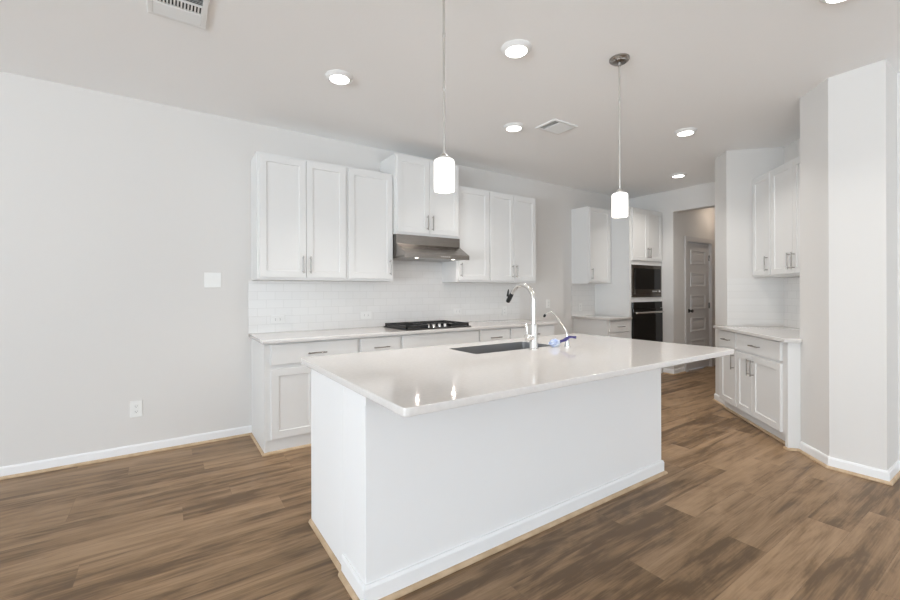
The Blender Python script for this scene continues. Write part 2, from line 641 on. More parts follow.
def pull(parent, x, y, z, length=0.155, vertical=True):
    """a slim bar pull on two posts, standing off the face at y"""
    bm = B()
    h = length / 2
    off, r = 0.030, 0.0055
    if vertical:
        tube(bm, [(x, y - off, z - h), (x, y - off, z + h)], r, 10)
        for s in (-1, 1):
            tube(bm, [(x, y + 0.001, z + s * (h - 0.016)), (x, y - off, z + s * (h - 0.016))], 0.0045, 8)
    else:
        tube(bm, [(x - h, y - off, z), (x + h, y - off, z)], r, 10)
        for s in (-1, 1):
            tube(bm, [(x + s * (h - 0.016), y + 0.001, z), (x + s * (h - 0.016), y - off, z)], 0.0045, 8)
    return obj('handle', bm, M['nickel'], parent, smooth=True)


def upper_cabinet(label, loc, rz, w, d, z0, z1, doors, group=None):
    """doors: (x0, x1, side of the handle)"""
    t = thing('upper_cabinet', label, 'cabinet', (loc[0], loc[1], loc[2] + z0), rz, group)
    hh = z1 - z0
    bm = B()
    box(bm, 0.0005, w - 0.0005, -(d - 0.02), 0, 0, hh)
    obj('body', bm, M['cab'], t, 0.0015)
    for x0, x1, hs in doors:
        bm = B()
        shaker(bm, x0, x1, -d, 0.022, hh - 0.018)
        dr = obj('door', bm, M['cab'], t)
        if hs:
            pull(dr, x0 + 0.030 if hs == 'l' else x1 - 0.030, -d, 0.022 + 0.115)
    return t


TOE = 0.004               # the plinth sits almost flush with the face frame
CT, CU = 0.914, 0.884      # counter top and its underside


def base_cabinet(label, loc, rz, w, d, fronts, top=CU, TOE=TOE, group=None):
    """fronts: ('drawer'|'false'|'door', x0, x1, z0, z1, handle)"""
    t = thing('base_cabinet', label, 'cabinet', loc, rz, group)
    bm = B()
    fd = d - 0.02
    box(bm, 0.0005, w - 0.0005, -fd, 0, 0.105, top - 0.0005)
    obj('body', bm, M['cab'], t, 0.001)
    bm = B()
    box(bm, 0.0005, w - 0.0005, -(fd - TOE), 0, 0, 0.105)
    obj('toe_kick', bm, M['cab'], t)
    bm = B()
    sweep(bm, [(0.0005, -(fd - TOE)), (w - 0.0005, -(fd - TOE))], SHOE, -1)
    obj('shoe_molding', bm, M['shoe'], t)
    for kind, x0, x1, z0, z1, hs in fronts:
        bm = B()
        if kind == 'door':
            shaker(bm, x0, x1, -d, z0, z1)
            o = obj('door', bm, M['cab'], t)
            if hs:
                pull(o, x0 + 0.030 if hs == 'l' else x1 - 0.030, -d, z1 - 0.115)
        else:
            box(bm, x0, x1, -d, -(d - 0.02), z0, z1)
            o = obj('drawer' if kind == 'drawer' else 'false_front', bm, M['cab'], t, 0.002)
            if hs:
                pull(o, (x0 + x1) / 2, -d, (z0 + z1) / 2 - 0.006, 0.155, False)
    return t


U0, U1, UD = 1.397, 2.487, 0.325
XA, XB_, XH0, XH1, XD0, XE = 0.640, 1.428, 1.917, 2.705, 3.176, 3.955
upper_cabinet('tall white double-door upper cabinet at the left end of the cooktop wall', (XA, WC, 0), 0, XB_ - XA, UD, U0, U1,
             [(0.016, 0.404, 'r'), (0.408, XB_ - XA - 0.015, 'l')])
upper_cabinet('white single-door upper cabinet left of the steel range hood', (XB_, WC, 0), 0, XH0 - XB_, UD, U0, U1,
             [(0.015, XH0 - XB_ - 0.016, 'r')])
upper_cabinet('raised white double-door upper cabinet directly above the range hood', (XH0, WC, 0), 0, XH1 - XH0, 0.375, 1.876, 2.69,
             [(0.016, 0.392, 'r'), (0.396, XH1 - XH0 - 0.016, 'l')])
upper_cabinet('white single-door upper cabinet right of the steel range hood', (XH1, WC, 0), 0, XD0 - XH1, UD, U0, U1,
             [(0.016, XD0 - XH1 - 0.012, 'l')])
upper_cabinet('white double-door upper cabinet ending the run beside the empty refrigerator gap', (XD0, WC, 0), 0, XE - XD0, UD, U0, U1,
             [(0.012, 0.386, 'r'), (0.390, XE - XD0 - 0.018, 'l')])
XG, XT = 5.022, 5.558
upper_cabinet('narrow white upper cabinet between the refrigerator gap and the oven tower', (XG, WC, 0), 0, XT - XG, UD, 1.40, 2.51,
             [(0.014, XT - XG - 0.06, 'l')])

BD = 0.62
b1 = base_cabinet('white base cabinet with a drawer over two doors at the left end of the run', (X0, WC, 0), 0, 1.424 - X0, BD,
                  [('drawer', 0.045, 0.766, 0.708, 0.872, True), ('door', 0.045, 0.403, 0.118, 0.675, 'r'),
                   ('door', 0.407, 0.766, 0.118, 0.675, 'l')])
# finished end panel that runs down to the floor
bm = B()
box(bm, -0.003, 0.016, -0.604, 0, 0, CU)
obj('end_panel', bm, M['cab'], b1, 0.001)
bm = B()
sweep(bm, [(-0.003, -0.03), (-0.003, -0.604), (0.03, -0.604)], SHOE, -1)
obj('shoe_molding', bm, M['shoe'], b1)
base_cabinet('narrow white base cabinet with one drawer just left of the cooktop', (1.424, WC, 0), 0, 0.420, BD,
             [('drawer', 0.016, 0.406, 0.708, 0.872, True), ('door', 0.016, 0.406, 0.118, 0.675, 'r')])
base_cabinet('wide white base cabinet under the cooktop with a plain false front', (1.844, WC, 0), 0, 0.940, BD,
             [('false', 0.014, 0.926, 0.708, 0.872, False), ('door', 0.014, 0.468, 0.118, 0.675, 'r'),
              ('door', 0.472, 0.926, 0.118, 0.675, 'l')])
base_cabinet('white base cabinet with one drawer just right of the cooktop', (2.784, WC, 0), 0, 0.440, BD,
             [('drawer', 0.014, 0.428, 0.708, 0.872, True), ('door', 0.014, 0.428, 0.118, 0.675, 'l')])
base_cabinet('white base cabinet at the right end of the run beside the refrigerator gap', (3.224, WC, 0), 0, 3.967 - 3.224, BD,
             [('drawer', 0.014, 0.728, 0.708, 0.872, True), ('door', 0.014, 0.369, 0.118, 0.675, 'r'),
              ('door', 0.373, 0.728, 0.118, 0.675, 'l')])
base_cabinet('small white cabinet with stacked drawers against the oven tower', (5.050, WC, 0), 0, XT - 5.050, BD,
             [('drawer', 0.02, XT - 5.05 - 0.025, 0.715, 0.872, True), ('drawer', 0.02, XT - 5.05 - 0.025, 0.420, 0.700, True),
              ('drawer', 0.02, XT - 5.05 - 0.025, 0.118, 0.405, True)])


# worktops: an outline with optional hole, eased edges
def slab(name, outline, m, z0, z1, hole=None, parent=None, radius=0.0):
    cu = bpy.data.curves.new(name, 'CURVE')
    cu.dimensions = '2D'
    cu.fill_mode = 'BOTH'
    ease = 0.003
    cu.extrude = (z1 - z0) / 2 - ease
    cu.bevel_depth = ease
    cu.bevel_resolution = 2

    def rounded(pts, rads):
        out = []
        n = len(pts)
        for i in range(n):
            p, a, b = Vector(pts[i]), Vector(pts[i - 1]), Vector(pts[(i + 1) % n])
            r = rads[i] if isinstance(rads, (list, tuple)) else rads
            if r <= 0:
                out.append(p)
                continue
            u, v = (a - p).normalized(), (b - p).normalized()
            s, e = p + u * r, p + v * r
            for k in range(7):
                t = k / 6
                out.append(s * (1 - t) ** 2 + p * 2 * t * (1 - t) + e * t * t)
        return out

    def spl(pts):
        sp = cu.splines.new('POLY')
        sp.points.add(len(pts) - 1)
        for q, p in zip(sp.points, pts):
            q.co = (p[0], p[1], 0, 1)
        sp.use_cyclic_u = True
    cxm = sum(p[0] for p in outline) / len(outline)
    cym = sum(p[1] for p in outline) / len(outline)

    def shrink(pts):       # bevel grows the outline, so draw it in first
        out = []
        n = len(pts)
        for i in range(n):
            p, a, b = Vector(pts[i]), Vector(pts[i - 1]), Vector(pts[(i + 1) % n])
            u, v = (p - a).normalized(), (b - p).normalized()
            n1, n2 = Vector((-u.y, u.x)), Vector((-v.y, v.x))
            mm = n1 + n2
            out.append(p + mm / (mm.length_squared / 2) * ease)
        return out
    spl(rounded(shrink(outline), radius))
    if hole:
        spl(rounded(hole, 0.02))
    tmp = bpy.data.objects.new(name + '_curve', cu)
    COL.objects.link(tmp)
    bpy.context.view_layer.update()
    me = bpy.data.meshes.new_from_object(tmp.evaluated_get(bpy.context.evaluated_depsgraph_get()))
    bpy.data.objects.remove(tmp)
    bpy.data.curves.remove(cu)
    me.name = name
    for v in me.vertices:
        v.co.z += (z0 + z1) / 2
    me.materials.clear()
    me.materials.append(m)
    o = bpy.data.objects.new(name, me)
    COL.objects.link(o)
    if parent:
        o.parent = parent
    return o


YF = W - 0.645
o = slab('countertop', [(0.618, YF), (3.985, YF), (3.985, WC), (0.618, WC)], M['quartz'], CU, CT, None, None, [0.008, 0.008, 0, 0])
tag(o, 'long pale quartz worktop along the wall under the range hood', 'countertop')
o = slab('countertop', [(5.025, YF), (XT - 0.0005, YF), (XT - 0.0005, WC), (5.025, WC)], M['quartz'], CU, CT, None, None, [0.008, 0, 0, 0])
tag(o, 'short pale quartz worktop beside the oven tower', 'countertop')

# tiled splash-backs
bm = B()
box(bm, 0, 3.953 - 0.615, -0.009, 0, 0, U0 - 0.0015 - CT)
box(bm, XH0 - 0.615 + 0.002, XH1 - 0.615 - 0.002, -0.009, 0, U0 - 0.0015 - CT, 1.645 - CT)
o = obj('tile_backsplash', bm, M['tile'])
o.location = (0.615, WC, CT + 0.0005)
tag(o, 'white subway tile splash-back between the long worktop and the upper cabinets', 'backsplash')
bm = B()
box(bm, 0, XT - 5.02, -0.009, 0, 0, 1.398 - CT)
o = obj('tile_backsplash', bm, M['tile'])
o.location = (5.02, WC, CT + 0.0005)
tag(o, 'small patch of white tile above the worktop beside the oven tower', 'backsplash')

# ------------------------------------------------------------------ oven tower
TZ, TW, TD = 2.515, XC - 0.006 - XT, 0.62
tower = thing('oven_cabinet', 'tall white cabinet tower holding the black microwave and oven', 'cabinet', (XT + 0.001, WC, 0))
# body built round two openings
MZ0, MZ1, OZ0, OZ1 = 1.195, 1.675, 0.44, 1.125
mx0, mx1 = 0.06, TW - 0.055
bm = B()
bf = TD - 0.02
box(bm, 0, mx0, -bf, 0, 0, TZ)
box(bm, mx1, TW, -bf, 0, 0, TZ)
for z0, z1 in ((0.105, OZ0), (OZ1, MZ0), (MZ1, TZ)):
    box(bm, mx0, mx1, -bf, 0, z0, z1)
box(bm, mx0, mx1, -0.03, 0, OZ0, MZ1)
box(bm, mx0, mx1, -(bf - 0.055), 0, 0, 0.105)
obj('body', bm, M['cab'], tower)
sp_ = TW / 2 + 0.015
for x0, x1, hs in ((0.06, sp_ - 0.002, 'r'), (sp_ + 0.002, TW - 0.03, 'l')):
    bm = B()
    shaker(bm, x0, x1, -TD, 1.742, TZ - 0.018)
    d_ = obj('door', bm, M['cab'], tower)
    pull(d_, x0 + 0.03 if hs == 'l' else x1 - 0.03, -TD, 1.742 + 0.115)
bm = B()
box(bm, 0.06, TW - 0.03, -TD, -bf, 0.125, 0.42)
dd = obj('drawer', bm, M['cab'], tower, 0.002)
pull(dd, TW / 2, -TD, 0.30, 0.155, False)

mw = thing('microwave', 'built-in black microwave in the tower above the oven', 'microwave', (XT + 0.001, WC, MZ0))
hgt = MZ1 - MZ0
wx0, wx1 = mx0 - 0.012, mx1 + 0.012
bm = B()
for x0, x1, z0, z1 in ((wx0, mx0 + 0.05, 0.002, hgt), (mx1 - 0.03, wx1, 0.002, hgt), (mx0 + 0.05, mx1 - 0.03, 0.002, 0.055),
                       (mx0 + 0.05, mx1 - 0.03, hgt - 0.05, hgt)):
    box(bm, x0, x1, -(bf + 0.014), -(bf + 0.0005), z0, z1)
obj('trim_frame', bm, M['darksteel'], mw, 0.001)
boxo('oven_box', (mx0 + 0.004, mx1 - 0.004, -bf, -0.05, 0.004, hgt - 0.004), M['black'], mw)
dr = boxo('door', (mx0 + 0.052, mx1 - 0.032, -(bf + 0.022), -(bf + 0.001), 0.057, hgt - 0.052), M['blackglass'], mw, 0.002)
boxo('control_panel', (mx0 + 0.050, mx1 - 0.03, -(bf + 0.024), -(bf + 0.001), 0.057, 0.118), M['darksteel'], mw, 0.001)
bm = B()
for k in range(6):
    box(bm, mx1 - 0.26 + k * 0.022, mx1 - 0.26 + k * 0.022 + 0.015, -(bf + 0.0248), -(bf + 0.0235), 0.083, 0.094)
obj('buttons', bm, M['display'], mw)
bm = B()
lathe(bm, [(0.012, 0), (0.012, 0.014), (0.010, 0.016), (0, 0.016)], seg=20)
kn = obj('knob', bm, M['display'], mw, smooth=True)
kn.rotation_euler = (math.pi / 2, 0, 0)
kn.location = (mx1 - 0.075, -(bf + 0.023), 0.088)

ov = thing('wall_oven', 'black glass built-in oven with a steel bar handle below the microwave', 'oven', (XT + 0.001, WC, OZ0))
hgt = OZ1 - OZ0
boxo('oven_box', (mx0 + 0.004, mx1 - 0.004, -bf, -0.05, 0.004, hgt - 0.004), M['black'], ov)
boxo('control_panel', (wx0, wx1, -(bf + 0.026), -(bf + 0.0005), hgt - 0.095, hgt), M['blackglass'], ov, 0.002)
dr = boxo('door', (wx0, wx1, -(bf + 0.032), -(bf + 0.0005), 0.003, hgt - 0.100), M['blackglass'], ov, 0.003)
bm = B()
hz, hy_ = hgt - 0.155, -(bf + 0.075)
tube(bm, [(wx0 + 0.015, hy_, hz), (wx1 - 0.06, hy_, hz)], 0.014, 14)
for xx in (wx0 + 0.06, wx1 - 0.105):
    tube(bm, [(xx, -(bf + 0.03), hz), (xx, hy_, hz)], 0.009, 10)
obj('handle', bm, M['chrome'], dr, smooth=True)

# ------------------------------------------------------------------ range hood
hood = thing('range_hood', 'slanted stainless steel range hood under the raised cabinet', 'range hood', (XH0 + 0.0005, WC, 1.628))
HW = XH1 - XH0
bm = B()
extrude_x(bm, [(-0.0105, 0.018), (-0.0105, 0.2465), (-0.372, 0.2465), (-0.372, 0.150), (-0.550, 0.046), (-0.550, 0.0), (-0.535, 0.0), (-0.535, 0.018)], 0.004, HW - 0.0015)
obj('canopy', bm, M['steel'], hood, 0.0012)
bm = B()
box(bm, 0.02, HW - 0.01, -0.52, -0.02, 0.006, 0.0175)
obj('filter_panel', bm, M['steel'], hood)
for xx in (0.17, HW - 0.17):
    bm = B()
    lathe(bm, [(0.017, 0.0), (0.017, 0.006)], xx, -0.49, 24)
    obj('hood_light', bm, M['hoodlens'], hood)
    l = bpy.data.lights.new('hood_bulb', 'AREA')
    l.shape = 'DISK'
    l.size = 0.034
    l.energy = 0.55
    l.color = (1, 0.86, 0.78)
    lo = bpy.data.objects.new('hood_bulb', l)
    COL.objects.link(lo)
    lo.parent = hood
    lo.location = (xx, -0.49, -0.003)
# buttons on the lip
bm = B()
for k in range(5):
    box(bm, HW / 2 + 0.03 + k * 0.024, HW / 2 + 0.044 + k * 0.024, -0.5530, -0.5495, 0.016, 0.028)
obj('button_row', bm, M['chrome'], hood)

# ------------------------------------------------------------------ gas cooktop
CX0, CX1, CYF, CYB = 1.912, 2.692, W - 0.60, W - 0.085
ck = thing('gas_cooktop', 'black gas cooktop with iron grates and steel knobs on the worktop', 'cooktop', ((CX0 + CX1) / 2, (CYF + CYB) / 2, CT))
hx, hyy = (CX1 - CX0) / 2, (CYB - CYF) / 2
boxo('tray', (-hx, hx, -hyy, hyy, 0.0003, 0.012), M['black'], ck, 0.004)
for i, (bx, by, br) in enumerate(((-0.235, 0.13, 0.042), (-0.235, -0.11, 0.036), (0.0, 0.03, 0.055), (0.235, 0.13, 0.038), (0.235, -0.11, 0.044))):
    bm = B()
    lathe(bm, [(br, 0.012), (br, 0.022), (br * 0.8, 0.026), (br * 0.8, 0.032), (br * 0.7, 0.035), (0, 0.035)], bx, by, 28)
    obj('burner', bm, M['black'], ck, smooth=True)
gw = (2 * hx - 0.03) / 3
for g in range(3):
    gx0 = -hx + 0.012 + g * (gw + 0.003)
    gx1 = gx0 + gw
    gy0, gy1 = -hyy + (0.115 if g == 1 else 0.03), hyy - 0.015
    bm = B()
    zt, bw = 0.044, 0.0085
    for x in (gx0 + bw, gx1 - bw):
        box(bm, x - bw, x + bw, gy0, gy1, zt - 0.024, zt)
    for y in (gy0 + bw, gy1 - bw, (gy0 + gy1) / 2):
        box(bm, gx0, gx1, y - bw, y + bw, zt - 0.024, zt)
    for q in (0.28, 0.72):
        yy = gy0 + (gy1 - gy0) * q
        box(bm, gx0, gx0 + gw * 0.36, yy - bw * .8, yy + bw * .8, zt - 0.012, zt)
        box(bm, gx1 - gw * 0.36, gx1, yy - bw * .8, yy + bw * .8, zt - 0.012, zt)
    box(bm, (gx0 + gx1) / 2 - bw * .8, (gx0 + gx1) / 2 + bw * .8, gy0, gy0 + 0.09, zt - 0.012, zt)
    box(bm, (gx0 + gx1) / 2 - bw * .8, (gx0 + gx1) / 2 + bw * .8, gy1 - 0.09, gy1, zt - 0.012, zt)
    for x in (gx0 + bw, gx1 - bw):
        for y in (gy0 + bw, gy1 - bw):
            box(bm, x - bw, x + bw, y - bw, y + bw, 0.011, zt - 0.004)
    obj('grate', bm, M['black'], ck, 0.001)
for k in range(5):
    bm = B()
    kx_ = -0.135 + k * 0.0675 + 0.02
    lathe(bm, [(0.021, 0.012), (0.021, 0.016), (0.017, 0.020), (0.0155, 0.042), (0.013, 0.045), (0, 0.045)], kx_, -hyy + 0.055, 24)
    box(bm, kx_ - 0.003, kx_ + 0.003, -hyy + 0.055 - 0.018, -hyy + 0.055 + 0.018, 0.040, 0.049)
    obj('knob', bm, M['chrome'], ck, smooth=True)

# ------------------------------------------------------------------ island
IX0, IX1, IY0, IY1 = 0.633, 3.026, 1.1955, 2.466
BX0, BX1, BY0, BYP, BY1 = 0.672, 2.897, 1.612, 1.862, 2.383
isl = thing('kitchen_island', 'white kitchen island base standing on the plank floor', 'kitchen island', ((BX0 + BX1) / 2, (BY0 + BY1) / 2, 0))
ox, oy = isl.location.x, isl.location.y


def L_(x, y):
    return x - ox, y - oy


bm = B()
x0, y0 = L_(BX0, BY0)
x1, y1 = L_(BX1, BYP)
box(bm, x0, x1, y0, y1, 0, CU - 0.001)
obj('seating_wall', bm, M['panel'], isl, 0.003)
bm = B()
xe0, ye0 = L_(BX0 + 0.002, BYP)
xe1, ye1 = L_(BX1, BY1)
# cabinet carcass kept open under the sink
SX0, SX1, SY0, SY1 = 1.535, 2.235, 1.985, 2.305
sx0, sy0 = L_(SX0 - 0.03, SY0 - 0.03)
sx1, sy1 = L_(SX1 + 0.03, SY1 + 0.03)
box(bm, xe0, xe1, ye0, ye1, 0.105, 0.60)
box(bm, xe0, sx0, ye0, ye1, 0.60, CU - 0.001)
box(bm, sx1, xe1, ye0, ye1, 0.60, CU - 0.001)
box(bm, sx0, sx1, ye0, sy0, 0.60, CU - 0.001)
box(bm, sx0, sx1, sy1, ye1, 0.60, CU - 0.001)
box(bm, xe0, xe1, ye0, ye1 - 0.06, 0, 0.105)
obj('cabinet_body', bm, M['cab'], isl)
bm = B()
box(bm, x0, x0 + 0.018, y1 + 0.0005, ye1, 0, CU - 0.001)
obj('end_panel', bm, M['panel'], isl, 0.001)
# support strip under the overhang, returning round the corner
bm = B()
box(bm, x0 - 0.012, x1 + 0.009, y0 - 0.036, y0 + 0.0, 0.834, CU - 0.001)
box(bm, x0 - 0.012, x0, y0, y0 + 0.13, 0.834, CU - 0.001)
obj('support_strip', bm, M['panel'], isl, 0.001)
bm = B()
sweep(bm, [(x0, y1), (x0, y0), (x1, y0), (x1, y1)], [(o_, z * 1.12) for o_, z in BB], -1)
obj('baseboard', bm, M['trim'], isl)
bm = B()
sweep(bm, [(x0, y1), (x0, y0), (x1, y0), (x1, y1)], SHOE_BB, -1)
obj('shoe_molding', bm, M['shoe'], isl)
bm = B()
sweep(bm, [(x0, ye1), (x0, y1 + 0.001)], SHOE, -1)
obj('shoe_molding', bm, M['shoe'], isl)
for k in range(4):      # working side
    ww = (BX1 - BX0) / 4
    bm = B()
    shaker(bm, -(x0 + (k + 1) * ww - 0.006), -(x0 + k * ww + 0.006), -(ye1 + 0.02), 0.118, 0.872)
    bmesh.ops.rotate(bm, verts=bm.verts, cent=(0, 0, 0), matrix=Matrix.Rotation(math.pi, 3, 'Z'))
    obj('door', bm, M['cab'], isl)

o = slab('countertop', [(IX0, IY0), (IX1, IY0), (IX1, IY1), (IX0, IY1)], M['quartz'], CU, CT,
         [(SX0, SY0), (SX1, SY0), (SX1, SY1), (SX0, SY1)], None, 0.022)
tag(o, 'wide glossy pale quartz worktop on the island with a sink cut-out', 'countertop')

# undermount sink: shell with wall thickness, hung under the cut-out
sk = thing('kitchen_sink', 'single-basin stainless steel sink set into the island worktop', 'sink', ((SX0 + SX1) / 2, (SY0 + SY1) / 2, 0.62))
bm = B()
w2, d2 = (SX1 - SX0) / 2 - 0.008, (SY1 - SY0) / 2 - 0.008
zt = CT - 0.62 - 0.001
def rect(w_, d_, z_):
    r_ = min(0.022, w_ * 0.5, d_ * 0.5)
    out = []
    for sx_, sy_, a0 in ((1, 1, 0), (-1, 1, 90), (-1, -1, 180), (1, -1, 270)):
        for q in range(5):
            t_ = math.radians(a0 + q * 22.5)
            out.append(bm.verts.new((sx_ * (w_ - r_) + r_ * math.cos(t_), sy_ * (d_ - r_) + r_ * math.sin(t_), z_)))
    return out
NV = 20
rs = [rect(w2 + 0.003, d2 + 0.003, zt - 0.002), rect(w2 + 0.003, d2 + 0.003, zt), rect(w2, d2, zt), rect(w2 - 0.006, d2 - 0.006, 0.03), rect(w2 - 0.03, d2 - 0.03, 0.012),
      rect(0.05, 0.05, 0.008)]
for a, b in zip(rs, rs[1:]):
    for i in range(NV):
        bm.faces.new((a[i], a[(i + 1) % NV], b[(i + 1) % NV], b[i]))
bm.faces.new(rs[-1])
ro = [rect(w2 + 0.002, d2 + 0.002, zt - 0.002), rect(w2 - 0.002, d2 - 0.002, 0.0)]
for i in range(NV):
    bm.faces.new((rs[0][(i + 1) % NV], rs[0][i], ro[0][i], ro[0][(i + 1) % NV]))
    bm.faces.new((ro[0][(i + 1) % NV], ro[0][i], ro[1][i], ro[1][(i + 1) % NV]))
bm.faces.new(ro[1][::-1])
obj('basin', bm, M['sinksteel'], sk, smooth=True, angle=35)
bm = B()
lathe(bm, [(0.045, 0.0085), (0.045, 0.011), (0.036, 0.012), (0.030, 0.0095), (0, 0.0095)], 0, 0.02, 28)
obj('drain', bm, M['chrome'], sk, smooth=True)

# ------------------------------------------------------------------ faucets
fc = thing('kitchen_faucet', 'tall gooseneck kitchen faucet in polished nickel at the island sink', 'faucet', (1.968, 1.938, CT))
bm = B()
lathe(bm, [(0.030, 0), (0.030, 0.004), (0.0275, 0.006), (0.0255, 0.010), (0.0255, 0.158), (0.0235, 0.163), (0.016, 0.166)], 0, 0, 32)
obj('body', bm, M['chrome'], fc, smooth=True)
bm = B()
pts = [(0, 0, 0.150), (0, 0, 0.312)]
R_ = 0.106
TH = math.radians(142)
for k in range(1, 17):
    t = TH * k / 16
    pts.append((0, R_ - R_ * math.cos(t), 0.312 + R_ * math.sin(t)))
tx, ty, tz = pts[-1]
dy, dz = math.sin(TH), math.cos(TH)
pts.append((0, ty + 0.02 * dy, tz + 0.02 * dz))
tube(bm, pts, 0.0138, 18)
obj('spout', bm, M['chrome'], fc, smooth=True)
bm = B()
p0 = Vector(pts[-1])
dv = Vector((0, dy, dz))
tube(bm, [p0 - dv * 0.004, p0 + dv * 0.006, p0 + dv * 0.02, p0 + dv * 0.05, p0 + dv * 0.072, p0 + dv * 0.075], [0.0135, 0.0145, 0.015, 0.016, 0.0145, 0.011], 18)
# the rocker on the spray head
tube(bm, [p0 + dv * 0.03 + Vector((-0.012, 0.014, 0.004)), p0 + dv * 0.0 + Vector((-0.016, 0.022, 0.012)), p0 - dv * 0.022 + Vector((-0.018, 0.030, 0.012))], [0.008, 0.006, 0.003], 8)
h = obj('spray_head', bm, M['blackplastic'], fc, smooth=True)
h['label'] = 'black spray head'
bm = B()
tube(bm, [(-0.015, 0, 0.080), (-0.066, 0, 0.080), (-0.074, 0, 0.080)], [0.021, 0.021, 0.017], 20)
lv_ = obj('valve', bm, M['chrome'], fc, smooth=True)
bm = B()
tube(bm, [(-0.056, 0, 0.085), (-0.058, 0, 0.115), (-0.062, 0.002, 0.155), (-0.063, 0.003, 0.170)], [0.007, 0.006, 0.005, 0.004], 12)
obj('lever', bm, M['chrome'], lv_, smooth=True)

ff = thing('filter_faucet', 'slim curved drinking water faucet at the right corner of the sink', 'faucet', (2.251, 1.905, CT))
bm = B()
lathe(bm, [(0.022, 0), (0.022, 0.005), (0.014, 0.008), (0.012, 0.050), (0.009, 0.056)], 0, 0, 24)
obj('base', bm, M['chrome'], ff, smooth=True)
bm = B()
tube(bm, [(0, 0, 0.05), (0, 0, 0.075), (0, 0.004, 0.098), (0, 0.012, 0.115), (0, 0.055, 0.160), (0, 0.098, 0.206), (0, 0.118, 0.222), (0, 0.140, 0.230), (0, 0.162, 0.228), (0, 0.182, 0.219),
          (0, 0.196, 0.207)], 0.0058, 12)
obj('spout', bm, M['chrome'], ff, smooth=True)
bm = B()
tube(bm, [(0, 0.193, 0.211), (0, 0.199, 0.203), (0, 0.207, 0.193)], [0.008, 0.009, 0.0085], 12)
h = obj('tip', bm, M['blackplastic'], ff, smooth=True)
h['label'] = 'black outlet tip'

wr = thing('plastic_wrap', 'crumpled blue and white film with a purple tail around the drinking faucet base', 'packaging', (2.174, 1.945, CT))
rnd = random.Random(4)
bm = B()
bmesh.ops.create_icosphere(bm, subdivisions=4, radius=1.0)
for v in bm.verts:
    k = 0.72 + 0.28 * math.sin(v.co.x * 7 + 1.3 * v.co.y * 5) * math.cos(v.co.z * 6 + v.co.y * 4) + rnd.uniform(-0.05, 0.05)
    v.co = Vector((v.co.x * 0.058 * k, v.co.y * 0.026 * k, 0.026 + v.co.z * 0.030 * k))
    v.co.z = max(v.co.z, 0.0008)
obj('film', bm, M['plastic_wrap'], wr)
bm = B()
rows = []
for i in range(9):
    t = i / 8
    cx_ = 0.030 + 0.092 * t
    cy_ = -0.020 - 0.062 * math.sin(t * 1.7)
    cz_ = 0.034 + 0.026 * t + 0.018 * math.sin(t * 3.1)
    wid = 0.016 * (1 - 0.6 * t)
    rows.append([bm.verts.new((cx_ + 0.004 * math.sin(q * 3 + i), cy_, cz_ + (q - 1) * wid * 0.8 + 0.004 * math.cos(i * 1.4 + q))) for q in range(3)])
for a, b in zip(rows, rows[1:]):
    for q in range(2):
        bm.faces.new((a[q], a[q + 1], b[q + 1], b[q]))
o = obj('tail', bm, M['purple'], wr)
o.modifiers.new('solid', 'SOLIDIFY').thickness = 0.004
o['label'] = 'dark purple film tail'

# ------------------------------------------------------------------ niche on the slanted wall
NR = -math.radians(135)
nloc = nic(A_L, -ND + 0.0015)
NB = 0.10 + ND            # depth of the niche base cabinets to their doors
NTOP, NT = 0.872, 0.902   # underside and top of the niche worktop


def nx(a):                 # a position along the slanted wall, as a local x of the niche
    return A_L - a


def nloc_at(a):
    return nic(a, -ND + 0.0015)


aS = 1.172                 # seam between the two niche base cabinets
c1 = base_cabinet('narrow white base cabinet at the far end of the slanted niche', nloc_at(A_L - 0.006), NR, A_L - 0.006 - aS, NB,
                  [('drawer', 0.07, A_L - 0.006 - aS - 0.010, 0.705, 0.862, True), ('door', 0.07, A_L - 0.006 - aS - 0.010, 0.118, 0.682, 'r')],
                  top=NTOP, TOE=0.055)
c2 = base_cabinet('white double-door base cabinet with a wide drawer in the slanted niche', nloc_at(aS), NR, aS - 0.338, NB,
                  [('drawer', 0.012, aS - 0.415, 0.705, 0.862, True), ('door', 0.012, aS - 0.866, 0.118, 0.682, 'r'),
                   ('door', aS - 0.862, aS - 0.415, 0.118, 0.682, 'l')], top=NTOP, TOE=0.055)
bm = B()
wE = aS - 0.338
box(bm, wE - 0.03, wE + 0.009, -(ND + 0.088), -(ND - 0.001 - 0.002), 0, NTOP)
obj('end_panel', bm, M['cab'], c2, 0.001)
bm = B()
sweep(bm, [(wE - 0.03, -(ND + 0.088)), (wE + 0.009, -(ND + 0.088)), (wE + 0.009, -(ND + 0.016))], SHOE, -1)
obj('shoe_molding', bm, M['shoe'], c2)
ol = [(0.004, -ND - 0.002), (-0.022, -ND - 0.002), (-0.022, -ND - 0.128), (nx(0.298), -ND - 0.128), (nx(0.298), -ND - 0.002), (nx(A_R) - 0.002, -ND - 0.002), (nx(A_R) - 0.002, -0.001), (0.004, -0.001)]
o = slab('countertop', ol, M['quartz'], NTOP, NT, None, None, [0, 0.004, 0.004, 0.004, 0.004, 0, 0, 0])
o.location = (nloc.x, nloc.y, 0)
o.rotation_euler = (0, 0, NR)
tag(o, 'pale quartz worktop in the slanted niche on the right', 'countertop')
bm = B()
nw = A_L - A_R
box(bm, 0.001, nw - 0.001, -0.009, -0.0005, 0, 1.4225 - NT)
box(bm, 0.0005, 0.009, -ND + 0.002, -0.009, 0, 1.4225 - NT)
box(bm, nw - 0.009, nw - 0.0005, -ND + 0.002, -0.009, 0, 1.4225 - NT)
o = obj('tile_backsplash', bm, M['tile'])
o.location = (nloc.x, nloc.y, NT + 0.0005)
o.rotation_euler = (0, 0, NR)
tag(o, 'white tile lining the slanted niche above its worktop', 'backsplash')
UDN = ND - 0.245
